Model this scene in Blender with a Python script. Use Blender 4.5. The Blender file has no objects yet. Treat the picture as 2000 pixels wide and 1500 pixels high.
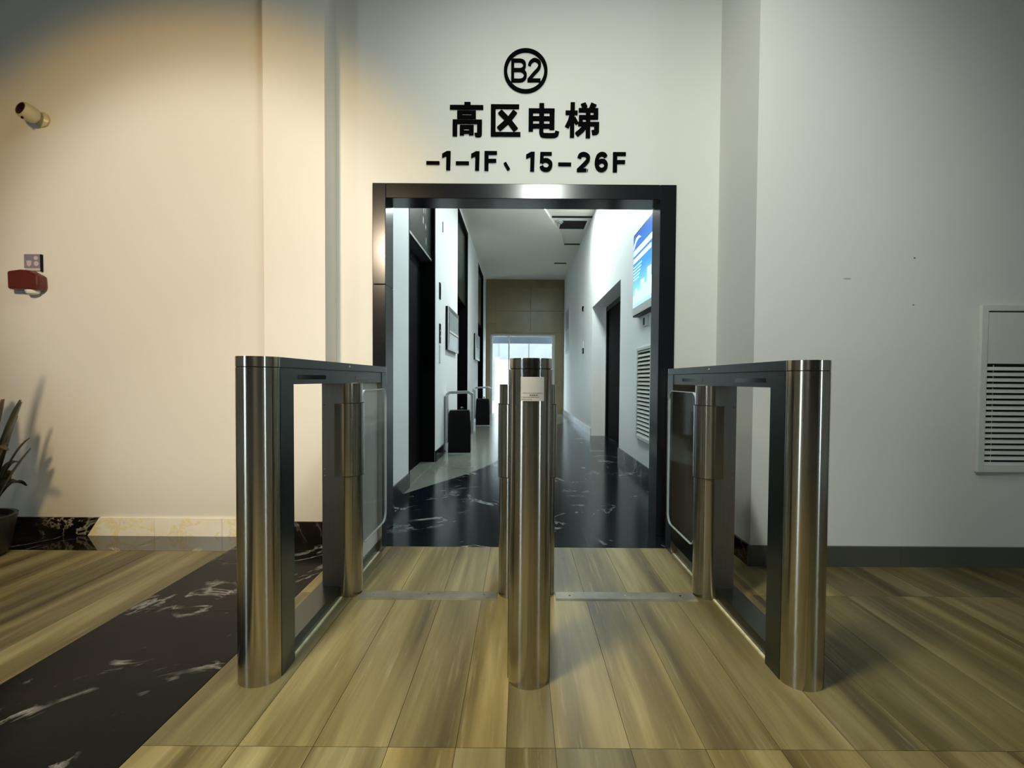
import bpy, bmesh, math, random
from mathutils import Vector, Matrix
random.seed(7)
R = math.radians
scene = bpy.context.scene
C = scene.collection

# ------------------------------------------------------------------ camera
cam_data = bpy.data.cameras.new('camera')
cam_data.sensor_width = 36.0
cam_data.lens = 18.0
cam_data.shift_x = -0.008
cam_data.shift_y = 0.0095
cam_data.clip_start = 0.02
cam = bpy.data.objects.new('camera', cam_data)
C.objects.link(cam)
cam.matrix_world = Matrix.Translation((0, 0, 0.98)) @ Matrix.Rotation(R(90 - 1.6), 4, 'X') @ Matrix.Rotation(R(0.4), 4, 'Z')
scene.camera = cam

# ------------------------------------------------------------------ world, lights, exposure
scene.view_settings.view_transform = 'Standard'
scene.view_settings.look = 'None'
scene.view_settings.gamma = 1.0
scene.view_settings.use_curve_mapping = False
scene.view_settings.exposure = 0.3
world = bpy.data.worlds.new('world')
scene.world = world
world.use_nodes = True
bg = world.node_tree.nodes['Background']
bg.inputs[0].default_value = (0.80, 0.92, 1.0, 1)
bg.inputs[1].default_value = 8.0


def area(name, loc, size, power, color, target=None, size_y=None, spread=None):
    l = bpy.data.lights.new(name, 'AREA')
    l.energy = power; l.color = color; l.size = size
    if size_y:
        l.shape = 'RECTANGLE'; l.size_y = size_y
    if spread:
        l.spread = R(spread)
    o = bpy.data.objects.new(name, l); C.objects.link(o); o.location = loc
    if target:
        o.rotation_euler = (Vector(target) - Vector(loc)).to_track_quat('-Z', 'Y').to_euler()
    return o


def spot(name, loc, target, power, color, angle, blend, radius=0.05):
    l = bpy.data.lights.new(name, 'SPOT')
    l.energy = power; l.color = color; l.spot_size = R(angle); l.spot_blend = blend; l.shadow_soft_size = radius
    o = bpy.data.objects.new(name, l); C.objects.link(o); o.location = loc
    o.rotation_euler = (Vector(target) - Vector(loc)).to_track_quat('-Z', 'Y').to_euler()
    return o


# hall lamps: two ceiling panels, two spotlights and an added fringe spot
area('hall_lamp_centre', (-0.05, 1.3, 3.86), 0.4, 24, (0.95, 1.0, 0.86), spread=170)
area('hall_lamp_near', (-1.0, 0.6, 3.86), 0.4, 40, (1.0, 0.92, 0.68), spread=95)
spot('door_washer', (0.25, 0.0, 3.3), (0.65, 3.22, 1.58), 195, (0.94, 1.0, 0.92), 80, 1.0, 0.08)
spot('wall_washer', (-1.55, -0.2, 2.6), (-1.88, 3.14, 1.60), 190, (1.0, 0.92, 0.82), 48, 0.55, 0.16)
spot('wall_washer_rim', (-1.55, -0.2, 2.6), (-1.95, 3.14, 1.64), 125, (1.0, 0.60, 0.12), 54, 0.16, 0.16)  # no lamp of its own: added for the pool's orange fringe
# lift lobby ceiling lamps
area('lobby_lamp_a', (0.3, 4.6, 3.82), 0.6, 30, (0.78, 0.98, 0.98))
area('lobby_lamp_b', (0.45, 6.4, 3.82), 0.6, 18, (0.80, 0.98, 0.98))
area('lobby_lamp_c', (0.55, 8.2, 3.82), 0.5, 72, (0.90, 1.0, 0.97))



# ------------------------------------------------------------------ materials
def new_mat(name):
    m = bpy.data.materials.new(name); m.use_nodes = True
    nt = m.node_tree
    return m, nt, nt.nodes['Principled BSDF']


def mixrgb(nt, fac, a, b):
    n = nt.nodes.new('ShaderNodeMix'); n.data_type = 'RGBA'
    if isinstance(fac, float): n.inputs['Factor'].default_value = fac
    else: nt.links.new(fac, n.inputs['Factor'])
    for i, v in ((6, a), (7, b)):
        if isinstance(v, tuple): n.inputs[i].default_value = (*v, 1) if len(v) == 3 else v
        else: nt.links.new(v, n.inputs[i])
    return n.outputs[2]


def noise(nt, scale, detail=4, rough=0.55, coord='Object', stretch=None, offset=None):
    if coord == 'World':
        c = nt.nodes.new('ShaderNodeNewGeometry').outputs['Position']
    else:
        c = nt.nodes.new('ShaderNodeTexCoord').outputs[coord]
    if stretch or offset:
        mp = nt.nodes.new('ShaderNodeMapping')
        if stretch: mp.inputs['Scale'].default_value = stretch
        nt.links.new(c, mp.inputs['Vector'])
        if offset: nt.links.new(offset, mp.inputs['Location'])
        c = mp.outputs[0]
    n = nt.nodes.new('ShaderNodeTexNoise')
    n.inputs['Scale'].default_value = scale; n.inputs['Detail'].default_value = detail; n.inputs['Roughness'].default_value = rough
    nt.links.new(c, n.inputs['Vector'])
    return n


def ramp(nt, fac, stops):
    r = nt.nodes.new('ShaderNodeValToRGB')
    el = r.color_ramp.elements
    while len(el) < len(stops): el.new(0.5)
    for e, (p, c) in zip(el, stops):
        e.position = p; e.color = (*c, 1) if len(c) == 3 else c
    nt.links.new(fac, r.inputs[0])
    return r.outputs[0]


def plain(name, col, rough=0.5, metal=0.0, var=0.08, scale=3.0, spec=0.5, bump=0.0, coat=0.0):
    m, nt, b = new_mat(name)
    n = noise(nt, scale)
    lo = tuple(max(0, c * (1 - var)) for c in col); hi = tuple(min(1, c * (1 + var)) for c in col)
    nt.links.new(ramp(nt, n.outputs['Fac'], [(0.3, lo), (0.7, hi)]), b.inputs['Base Color'])
    b.inputs['Roughness'].default_value = rough; b.inputs['Metallic'].default_value = metal
    b.inputs['Specular IOR Level'].default_value = spec
    b.inputs['Coat Weight'].default_value = coat
    if bump:
        n2 = noise(nt, 180, 3); bp = nt.nodes.new('ShaderNodeBump')
        bp.inputs['Strength'].default_value = bump; bp.inputs['Distance'].default_value = 0.002
        nt.links.new(n2.outputs['Fac'], bp.inputs['Height']); nt.links.new(bp.outputs[0], b.inputs['Normal'])
    return m


def emis(name, col, strength):
    m, nt, b = new_mat(name)
    b.inputs['Base Color'].default_value = (*col, 1); b.inputs['Emission Color'].default_value = (*col, 1)
    b.inputs['Emission Strength'].default_value = strength
    return m


ANROT = 0.25
def steel_mat(name, col, rough, aniso=0.0):
    m, nt, b = new_mat(name)
    n = noise(nt, 6.0, 3, 0.6, stretch=(40, 40, 0.6))
    nt.links.new(ramp(nt, n.outputs['Fac'], [(0.2, tuple(c * 0.9 for c in col)), (0.8, tuple(min(1, c * 1.08) for c in col))]), b.inputs['Base Color'])
    b.inputs['Metallic'].default_value = 1.0
    n2 = noise(nt, 8.0, 3, 0.6, stretch=(1, 1, 60))
    mr = nt.nodes.new('ShaderNodeMapRange'); mr.inputs['To Min'].default_value = rough * 0.96; mr.inputs['To Max'].default_value = rough * 1.04
    nt.links.new(n2.outputs['Fac'], mr.inputs['Value']); nt.links.new(mr.outputs[0], b.inputs['Roughness'])
    if aniso:
        b.inputs['Anisotropic'].default_value = aniso; b.inputs['Anisotropic Rotation'].default_value = ANROT
        tg = nt.nodes.new('ShaderNodeTangent'); tg.direction_type = 'RADIAL'; tg.axis = 'Z'; nt.links.new(tg.outputs[0], b.inputs['Tangent'])
    return m


def wood_mat():
    m, nt, b = new_mat('wood_look_tile')
    info = nt.nodes.new('ShaderNodeObjectInfo')
    mul = nt.nodes.new('ShaderNodeVectorMath'); mul.operation = 'SCALE'; mul.inputs['Scale'].default_value = 37.0
    comb = nt.nodes.new('ShaderNodeCombineXYZ')
    nt.links.new(info.outputs['Random'], comb.inputs[0]); nt.links.new(info.outputs['Random'], comb.inputs[1])
    nt.links.new(comb.outputs[0], mul.inputs[0])
    g = noise(nt, 2.4, 4, 0.5, 'World', (3.4, 0.22, 1), mul.outputs[0])
    g.inputs['Distortion'].default_value = 0.35
    base = ramp(nt, g.outputs['Fac'], [(0.30, (0.072, 0.055, 0.024)), (0.43, (0.148, 0.118, 0.052)), (0.55, (0.230, 0.190, 0.092)), (0.70, (0.36, 0.31, 0.175))])
    fine = noise(nt, 7.0, 6, 0.68, 'World', (7, 0.3, 1), mul.outputs[0])
    base = mixrgb(nt, ramp(nt, fine.outputs['Fac'], [(0.52, (0, 0, 0)), (0.72, (0.35, 0.35, 0.35))]), base, (0.075, 0.060, 0.034))
    base = mixrgb(nt, ramp(nt, fine.outputs['Fac'], [(0.30, (0.4, 0.4, 0.4)), (0.44, (0, 0, 0))]), base, (0.40, 0.36, 0.25))
    tint = ramp(nt, info.outputs['Random'], [(0.0, (1.10, 1.02, 0.78)), (0.25, (0.62, 0.64, 0.62)), (0.5, (1.0, 0.98, 0.88)), (0.75, (0.80, 0.78, 0.66)), (1.0, (1.16, 1.08, 0.84))])
    mm = nt.nodes.new('ShaderNodeMix'); mm.data_type = 'RGBA'; mm.blend_type = 'MULTIPLY'; mm.inputs['Factor'].default_value = 1.0
    nt.links.new(base, mm.inputs[6]); nt.links.new(tint, mm.inputs[7])
    # a few knots
    vor = nt.nodes.new('ShaderNodeTexVoronoi'); vor.inputs['Scale'].default_value = 2.1
    mp = nt.nodes.new('ShaderNodeMapping'); mp.inputs['Scale'].default_value = (1.5, 1.0, 1)
    geo = nt.nodes.new('ShaderNodeNewGeometry'); nt.links.new(geo.outputs['Position'], mp.inputs['Vector']); nt.links.new(mp.outputs[0], vor.inputs['Vector'])
    knot = ramp(nt, vor.outputs['Distance'], [(0.02, (0.75, 0.75, 0.75)), (0.05, (0, 0, 0))])
    nt.links.new(mixrgb(nt, knot, mm.outputs[2], (0.045, 0.03, 0.015)), b.inputs['Base Color'])
    b.inputs['Roughness'].default_value = 0.42
    b.inputs['Specular IOR Level'].default_value = 0.28
    return m


def marble_mat(name, base=(0.006, 0.006, 0.007), vein=(0.42, 0.40, 0.36), rough=0.12, amount=0.72, brown=(0.03, 0.022, 0.016), spec=0.18, ior=1.5):
    m, nt, b = new_mat(name)
    n1 = noise(nt, 1.6, 8, 0.6, 'World', (1, 1, 1)); n1.inputs['Distortion'].default_value = 1.6
    # thin veins where the noise crosses 0.5, kept only inside a second, larger noise
    sub = nt.nodes.new('ShaderNodeMath'); sub.operation = 'SUBTRACT'; sub.inputs[1].default_value = 0.5
    ab = nt.nodes.new('ShaderNodeMath'); ab.operation = 'ABSOLUTE'
    nt.links.new(n1.outputs['Fac'], sub.inputs[0]); nt.links.new(sub.outputs[0], ab.inputs[0])
    v = ramp(nt, ab.outputs[0], [(0.0, (1, 1, 1)), (0.02, (0, 0, 0))])
    n2 = noise(nt, 2.3, 4, 0.6, 'World')
    k = ramp(nt, n2.outputs['Fac'], [(amount - 0.16, (0, 0, 0)), (amount, (1, 1, 1))])
    mu = nt.nodes.new('ShaderNodeMix'); mu.data_type = 'RGBA'; mu.blend_type = 'MULTIPLY'; mu.inputs['Factor'].default_value = 1.0
    nt.links.new(v, mu.inputs[6]); nt.links.new(k, mu.inputs[7])
    n3 = noise(nt, 1.1, 5, 0.6, 'World')
    body = ramp(nt, n3.outputs['Fac'], [(0.45, base), (0.75, brown)])
    nt.links.new(mixrgb(nt, mu.outputs[2], body, vein), b.inputs['Base Color'])
    b.inputs['Roughness'].default_value = rough
    b.inputs['Specular IOR Level'].default_value = spec; b.inputs['IOR'].default_value = ior
    return m


def cream_reflection():  # bright reflection on the skirting, put into the base colour
    m, nt, b = new_mat('cream_reflection')
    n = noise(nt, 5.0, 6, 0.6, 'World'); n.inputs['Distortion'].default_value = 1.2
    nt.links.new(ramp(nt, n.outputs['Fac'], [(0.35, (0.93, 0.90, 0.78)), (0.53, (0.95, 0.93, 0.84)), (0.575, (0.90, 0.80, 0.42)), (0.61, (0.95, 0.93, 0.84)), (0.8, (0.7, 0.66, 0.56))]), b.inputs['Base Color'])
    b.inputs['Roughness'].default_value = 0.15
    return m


def acrylic_mat():
    m = bpy.data.materials.new('clear_acrylic'); m.use_nodes = True
    nt = m.node_tree; nt.nodes.clear()
    out = nt.nodes.new('ShaderNodeOutputMaterial')
    tr = nt.nodes.new('ShaderNodeBsdfTransparent'); tr.inputs[0].default_value = (0.80, 0.82, 0.82, 1)
    gl = nt.nodes.new('ShaderNodeBsdfGlossy'); gl.inputs['Roughness'].default_value = 0.06
    fr = nt.nodes.new('ShaderNodeFresnel'); fr.inputs[0].default_value = 1.49
    mx = nt.nodes.new('ShaderNodeMixShader')
    geo = nt.nodes.new('ShaderNodeNewGeometry'); mth = nt.nodes.new('ShaderNodeMath'); mth.operation = 'MULTIPLY_ADD'
    # reflect only on the outer side of the slab
    nt.links.new(geo.outputs['Backfacing'], mth.inputs[0]); mth.inputs[1].default_value = -1.0; mth.inputs[2].default_value = 1.0
    fm = nt.nodes.new('ShaderNodeMath'); fm.operation = 'MULTIPLY'; nt.links.new(mth.outputs[0], fm.inputs[0]); nt.links.new(fr.outputs[0], fm.inputs[1])
    nt.links.new(fm.outputs[0], mx.inputs[0]); nt.links.new(tr.outputs[0], mx.inputs[1]); nt.links.new(gl.outputs[0], mx.inputs[2])
    nt.links.new(mx.outputs[0], out.inputs[0])
    return m


def clear_tape():
    m = acrylic_mat(); m.name = 'clear_tape'
    for n in m.node_tree.nodes:
        if n.type == 'BSDF_TRANSPARENT': n.inputs[0].default_value = (0.72, 0.72, 0.74, 1)
        if n.type == 'BSDF_GLOSSY': n.inputs['Roughness'].default_value = 0.3
    return m


M = {}
M['paint'] = plain('white_wall_paint', (0.74, 0.73, 0.69), 0.55, var=0.025, scale=0.9, bump=0.05)
M['ceiling'] = plain('ceiling_paint', (0.70, 0.68, 0.60), 0.7, var=0.02)
M['dark_ceiling'] = plain('charcoal_ceiling', (0.06, 0.06, 0.055), 0.7)
M['lobby_paint'] = plain('lobby_wall_paint', (0.86, 0.88, 0.88), 0.5, var=0.02, scale=0.9)
M['dark_wall'] = plain('rear_wall_cladding', (0.035, 0.035, 0.03), 0.5)
M['steel'] = steel_mat('brushed_stainless_steel', (0.50, 0.48, 0.42), 0.20, 0.92)
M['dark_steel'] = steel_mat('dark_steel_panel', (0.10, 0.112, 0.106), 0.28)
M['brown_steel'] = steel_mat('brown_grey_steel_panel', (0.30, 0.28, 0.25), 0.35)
M['seam'] = plain('black_seam', (0.008, 0.008, 0.008), 0.5)
M['black_metal'] = plain('black_gloss_metal', (0.010, 0.011, 0.014), 0.18, 0.0, spec=0.5)
M['black'] = plain('black_plastic', (0.004, 0.004, 0.005), 0.4, spec=0.15)
M['black_matte'] = plain('black_matte', (0.0025, 0.0025, 0.003), 0.6, spec=0.04)
M['slot'] = plain('sensor_window', (0.004, 0.004, 0.005), 0.12)
M['wood'] = wood_mat()
M['grout'] = plain('grout', (0.075, 0.062, 0.036), 0.6, scale=6)
M['marble'] = marble_mat('black_marble', rough=0.18, amount=0.655, spec=0.5, ior=1.13, brown=(0.02, 0.015, 0.011), vein=(0.5, 0.47, 0.42))
M['lobby_marble'] = marble_mat('lobby_black_marble', (0.004, 0.006, 0.009), (0.35, 0.38, 0.38), 0.16, 0.66, (0.005, 0.008, 0.012), 0.5, 1.22)
M['base_black'] = marble_mat('black_marble_skirting', rough=0.18, amount=0.66)
M['wall_marble'] = marble_mat('polished_black_marble', rough=0.07, amount=0.70, spec=0.8)
M['base_grey'] = plain('grey_stone_skirting', (0.075, 0.078, 0.062), 0.35, var=0.15)
M['base_light'] = plain('pale_stone_skirting', (0.55, 0.58, 0.60), 0.2)
M['cream'] = cream_reflection()
M['stone'] = plain('grey_floor_stone', (0.20, 0.215, 0.185), 0.16, var=0.12, scale=2)
M['alu'] = plain('worn_aluminium_cover', (0.15, 0.135, 0.10), 0.45, 0.3, var=0.3, scale=9)
M['acrylic'] = acrylic_mat()
M['tape'] = clear_tape()
M['edge'] = plain('acrylic_edge', (0.62, 0.66, 0.64), 0.2)
M['sealant'] = plain('cream_sealant', (0.72, 0.66, 0.44), 0.5, var=0.2, scale=30)
M['label'] = plain('white_sticker', (0.66, 0.63, 0.60), 0.45, var=0.03)
M['ink'] = plain('grey_ink', (0.16, 0.15, 0.14), 0.6)
M['letter'] = plain('black_acrylic_letter', (0.003, 0.003, 0.003), 0.55, spec=0.12)
M['letter'].node_tree.nodes['Principled BSDF'].inputs['IOR'].default_value = 1.1
M['chrome'] = plain('chrome', (0.85, 0.85, 0.82), 0.12, 1.0)
M['white'] = plain('white_plastic', (0.72, 0.73, 0.72), 0.4, var=0.03)
M['grille'] = plain('white_grille_enamel', (0.66, 0.68, 0.62), 0.4, var=0.03)
M['hole'] = plain('dark_recess', (0.004, 0.004, 0.004), 0.8)
M['red'] = plain('red_plastic', (0.095, 0.014, 0.006), 0.3)
M['card'] = plain('grey_violet_card', (0.22, 0.20, 0.27), 0.5)
M['card_light'] = plain('pale_print', (0.50, 0.46, 0.46), 0.5)
M['cam_shell'] = plain('ivory_plastic', (0.52, 0.48, 0.32), 0.35)
M['lens'] = plain('dark_red_lens', (0.02, 0.004, 0.004), 0.08)
M['transom'] = plain('smoked_transom_panel', (0.022, 0.032, 0.027), 0.2)
M['brown'] = plain('brown_stone_cladding', (0.25, 0.20, 0.10), 0.28, var=0.2, scale=1.6)
M['silver'] = plain('silver_metal', (0.60, 0.62, 0.63), 0.28, 0.85)
M['paper'] = plain('notice_sheet', (0.60, 0.64, 0.66), 0.35)
M['paper_grey'] = plain('grey_notice_sheet', (0.30, 0.34, 0.36), 0.35)
M['screen_blue'] = None
M['out_white'] = plain('pale_render', (0.20, 0.215, 0.21), 0.7)
M['out_ground'] = plain('pale_paving', (0.30, 0.31, 0.31), 0.5)
M['fascia'] = plain('blue_grey_fascia', (0.045, 0.06, 0.085), 0.5)
M['frosted'] = plain('frosted_acrylic', (0.82, 0.80, 0.77), 0.35, var=0.05)
M['leaf'] = plain('dark_leaf', (0.022, 0.026, 0.010), 0.35, var=0.4, scale=12)
M['leaf_brown'] = plain('withered_leaf', (0.06, 0.035, 0.018), 0.5, var=0.4, scale=12)
M['pot'] = plain('dark_pot', (0.02, 0.02, 0.02), 0.35)
M['soil'] = plain('potting_soil', (0.03, 0.022, 0.015), 0.9)


# ------------------------------------------------------------------ mesh helpers
def box(bm, x0, x1, y0, y1, z0, z1):
    vs = [bm.verts.new(p) for p in ((x0, y0, z0), (x1, y0, z0), (x1, y1, z0), (x0, y1, z0), (x0, y0, z1), (x1, y0, z1), (x1, y1, z1), (x0, y1, z1))]
    for f in ((0, 3, 2, 1), (4, 5, 6, 7), (0, 1, 5, 4), (1, 2, 6, 5), (2, 3, 7, 6), (3, 0, 4, 7)):
        bm.faces.new([vs[i] for i in f])
    return bm


def prism(bm, pts, a0, a1, axis='z'):
    """closed outline extruded along an axis; pts are (x,y) for z, (x,z) for y, (y,z) for x"""
    def P(p, a):
        return (p[0], p[1], a) if axis == 'z' else ((p[0], a, p[1]) if axis == 'y' else (a, p[0], p[1]))
    lo = [bm.verts.new(P(p, a0)) for p in pts]; hi = [bm.verts.new(P(p, a1)) for p in pts]
    n = len(pts)
    bm.faces.new(lo[::-1]); bm.faces.new(hi)
    for i in range(n):
        bm.faces.new((lo[i], lo[(i + 1) % n], hi[(i + 1) % n], hi[i]))
    return bm


def lathe(bm, prof, seg=20, axis='z', origin=(0, 0, 0)):
    rings = []
    o = Vector(origin)
    for r, h in prof:
        ring = []
        for k in range(seg):
            a = 2 * math.pi * k / seg
            c, s = r * math.cos(a), r * math.sin(a)
            v = (c, s, h) if axis == 'z' else ((c, h, s) if axis == 'y' else (h, c, s))
            ring.append(bm.verts.new(o + Vector(v)))
        rings.append(ring)
    for a, b in zip(rings, rings[1:]):
        for k in range(seg):
            bm.faces.new((a[k], a[(k + 1) % seg], b[(k + 1) % seg], b[k]))
    bm.faces.new(rings[0][::-1]); bm.faces.new(rings[-1])
    return bm


def ribbon(bm, pts, w, a0, a1, smooth=False, w_end=None):
    """thick polyline in the x-z plane extruded along y"""
    if smooth:
        q = []
        P = [pts[0]] + list(pts) + [pts[-1]]
        for i in range(1, len(P) - 2):
            p0, p1, p2, p3 = [Vector(v) for v in P[i - 1:i + 3]]
            for k in range(7):
                t = k / 7
                q.append(0.5 * ((2 * p1) + (-p0 + p2) * t + (2 * p0 - 5 * p1 + 4 * p2 - p3) * t * t + (-p0 + 3 * p1 - 3 * p2 + p3) * t ** 3))
        q.append(Vector(pts[-1])); pts = q
    pts = [Vector(p) for p in pts]
    n = len(pts); L = []; Rr = []
    for i, p in enumerate(pts):
        if i == 0: t = (pts[1] - p).normalized(); k = 1
        elif i == n - 1: t = (p - pts[-2]).normalized(); k = 1
        else:
            t1 = (p - pts[i - 1]).normalized(); t2 = (pts[i + 1] - p).normalized()
            t = (t1 + t2).normalized(); k = 1 / max(0.5, t.dot(t1))
        ww = w if w_end is None else w + (w_end - w) * i / (n - 1)
        nn = Vector((-t.y, t.x)) * ww / 2 * k
        L.append(p + nn); Rr.append(p - nn)
    for i in range(n - 1):
        prism(bm, [L[i], L[i + 1], Rr[i + 1], Rr[i]], a0, a1, 'y')
    return bm


def obj(name, bm, mat, parent=None, smooth=False, bevel=0.0, loc=None):
    bmesh.ops.recalc_face_normals(bm, faces=bm.faces[:])
    me = bpy.data.meshes.new(name); bm.to_mesh(me); bm.free()
    me.materials.append(M[mat] if isinstance(mat, str) else mat)
    o = bpy.data.objects.new(name, me); C.objects.link(o)
    if parent: o.parent = parent
    if loc: o.location = loc
    if smooth:
        for p in me.polygons: p.use_smooth = True
        try: me.set_sharp_from_angle(angle=R(40))
        except Exception: pass
    if bevel:
        b = o.modifiers.new('bevel', 'BEVEL'); b.width = bevel; b.segments = 2; b.limit_method = 'ANGLE'
    return o


def B(*a):
    return box(bmesh.new(), *a)


def thing(name, label, cat, loc=(0, 0, 0), group=None, rz=0.0):
    o = bpy.data.objects.new(name, None); C.objects.link(o); o.location = loc; o.rotation_euler[2] = rz
    o['label'] = label; o['category'] = cat
    if group: o['group'] = group
    return o


def tag(o, label, cat, group=None):
    o['label'] = label; o['category'] = cat
    if group: o['group'] = group
    return o


def struct(o, label=None, cat=None):
    o['kind'] = 'structure'
    if label: o['label'] = label
    if cat: o['category'] = cat
    return o


def sroot(name, loc, label, cat):
    return struct(thing(name, label, cat, loc))


# ------------------------------------------------------------------ the hall shell
LW, PIL, SW, RW = 3.14, 3.03, 3.22, 2.70           # depth of left wall, pilaster, sign wall, right wall
BACK = 3.39
HC = 3.9
floor = struct(obj('floor', B(-5.2, 5.0, -5.0, BACK, -0.06, -0.004), 'grout'), 'wood-look plank floor of the hall with black marble bands', 'floor')
struct(obj('ceiling', B(-5.2, 5.0, -5.0, BACK, HC, HC + 0.1), 'dark_ceiling'), 'dark ceiling above the hall', 'ceiling')
struct(obj('wall_left', B(-5.2, -1.45, LW, BACK, 0, HC), 'paint'), 'warm-lit cream wall left of the pilaster', 'wall')
struct(obj('wall_pilaster', B(-1.512, -1.152, PIL, BACK, 0, HC), 'paint'), 'bright square pilaster left of the lobby doorway', 'pilaster')
bm = bmesh.new()
box(bm, -1.155, -0.915, SW, BACK, 0, HC); box(bm, 0.955, 1.235, SW, BACK, 0, HC); box(bm, -0.915, 0.955, SW, BACK, 2.185, HC)
struct(obj('wall_front', bm, 'paint'), 'pale wall around the doorway that carries the black lettering', 'wall')
struct(obj('wall_right', B(1.228, 5.0, RW, BACK, 0, HC), 'paint'), 'greenish shaded wall standing forward on the right', 'wall')
for side, x0, x1, wy0, wy1, lab in (('left', -5.3, -5.2, -3.3, -2.1, 'far left side wall of the hall'), ('right', 5.0, 5.1, -2.75, -2.0, 'far right side wall of the hall')):
    bm = bmesh.new()
    box(bm, x0, x1, -5.0, wy0, 0, HC); box(bm, x0, x1, wy1, BACK, 0, HC); box(bm, x0, x1, wy0, wy1, 0, 0.1); box(bm, x0, x1, wy0, wy1, 3.3, HC)
    struct(obj('wall_side_' + side, bm, 'paint'), lab, 'wall')
    wn = sroot('added_window_1' if side == 'left' else 'added_window_2', ((x0 + x1) / 2, wy0, 0.1), 'tall window added in the %s side wall for highlights on the steel' % side, 'window')  # unseen windows, added to give the steel posts bright stripes
    w_, h_ = wy1 - wy0, 3.2
    obj('frame', B(-0.03, 0.03, 0, 0.04, 0, h_), 'black_metal', wn); obj('frame', B(-0.03, 0.03, w_ - 0.04, w_, 0, h_), 'black_metal', wn)
    obj('frame', B(-0.03, 0.03, 0.041, w_ - 0.041, 0, 0.04), 'black_metal', wn); obj('frame', B(-0.03, 0.03, 0.041, w_ - 0.041, h_ - 0.04, h_), 'black_metal', wn)
    obj('glass_pane', B(-0.004, 0.004, 0.041, w_ - 0.041, 0.041, h_ - 0.041), 'acrylic', wn)
struct(obj('wall_rear', B(-5.3, 5.1, -5.1, -5.0, 0, HC), 'dark_wall'), 'dark wall behind the viewer', 'wall')

# skirting: stone pieces, each a part of its run
bl = sroot('baseboard_left', (-2.0, LW, 0), 'black stone skirting along the left wall with a reflection painted in cream', 'skirting')
T = 0.014
for x0, x1 in ((-5.2, -4.4), (-4.4, -3.6), (-3.6, -2.66)):
    obj('skirting_tile', B(x0 + 2.0 + .001, x1 + 2.0 - .001, -T, -.0005, 0, 0.112), 'base_black', bl)
prism_pts = [(-2.658 + 2, 0), (-2.247 + 2, 0), (-2.247 + 2, 0.112), (-2.585 + 2, 0.112)]  # slanted outline of the painted reflection on the skirting
obj('skirting_tile', prism(bmesh.new(), prism_pts, -T, -.0005, 'y'), 'cream', bl)['label'] = 'skirting piece coloured cream as a bright reflection, with a slanted end'
obj('skirting_tile', prism(bmesh.new(), [(-2.66 + 2, 0.0), (-2.66 + 2, 0.112), (-2.588 + 2, 0.112)], -T, -.0005, 'y'), 'base_black', bl)
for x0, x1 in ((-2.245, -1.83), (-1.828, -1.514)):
    obj('skirting_tile', B(x0 + 2.0, x1 + 2.0, -T, -.0005, 0, 0.112), 'cream', bl)['label'] = 'skirting piece coloured cream as a bright reflection'
bp_ = sroot('baseboard_pilaster', (-1.33, PIL, 0), 'black marble skirting around the foot of the pilaster', 'skirting')
obj('skirting_tile', B(-0.18, 0.19, -T, -.0005, 0, 0.125), 'base_black', bp_)
obj('skirting_tile', B(0.1785, 0.1925, 0.0, 0.17, 0, 0.125), 'base_black', bp_)
obj('skirting_tile', B(0.1925, 0.405, 0.176, 0.1895, 0, 0.125), 'base_black', bp_)
br = sroot('baseboard_right', (2.0, RW, 0), 'dark grey stone skirting at the foot of the right wall', 'skirting')
for x0, x1 in ((1.214, 2.02), (2.022, 2.85), (2.852, 3.7), (3.702, 5.0)):
    obj('skirting_tile', B(x0 - 2, x1 - 2, -T, -.0005, 0, 0.108), 'base_grey', br)
obj('skirting_tile', B(1.214 - 2, 1.2275 - 2, 0.0, 0.515, 0, 0.108), 'base_black', br)['label'] = 'black skirting tile on the return of the wall'
obj('skirting_tile', B(0.96 - 2, 1.213 - 2, 0.5, 0.5195, 0, 0.108), 'base_black', br)

# floor pieces
wood_meshes = {}
def plank(x0, x1, y0, y1):
    w, l = round(x1 - x0, 3), round(y1 - y0, 3)
    if (w, l) not in wood_meshes:
        bm = bmesh.new(); g = 0.0008
        box(bm, -w / 2 + g, w / 2 - g, -l / 2 + g, l / 2 - g, -0.006, 0.0)
        me = bpy.data.meshes.new('plank'); bm.to_mesh(me); bm.free(); me.materials.append(M['wood']); wood_meshes[(w, l)] = me
    o = bpy.data.objects.new('plank', wood_meshes[(w, l)]); C.objects.link(o); o.parent = floor
    o.location = ((x0 + x1) / 2, (y0 + y1) / 2, 0)
    return o

rows = [(-0.665, 0.335), (0.335, 1.335), (1.335, 2.315), (2.315, 2.965)]
cols = [-1.0, -0.745, -0.545, -0.345, -0.165, -0.03, 0.1, 0.3, 0.5, 0.7, 0.9, 1.1, 1.3, 1.5, 1.7, 1.9, 2.1, 2.3, 2.5, 2.7, 2.9, 3.1, 3.3]
for y0, y1 in rows:
    for x0, x1 in zip(cols, cols[1:]):
        if x0 > 1.15 and y1 > RW: y1b = RW - 0.002
        else: y1b = y1
        plank(x0, x1, y0, y1b)
lcols = [-1.645 - 0.2 * k for k in range(11)]
for y0, y1 in ((-0.665, 0.335), (0.335, 1.335), (1.335, 2.86)):
    for x1, x0 in zip(lcols, lcols[1:]):
        plank(x0, x1, y0, y1)
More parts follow.
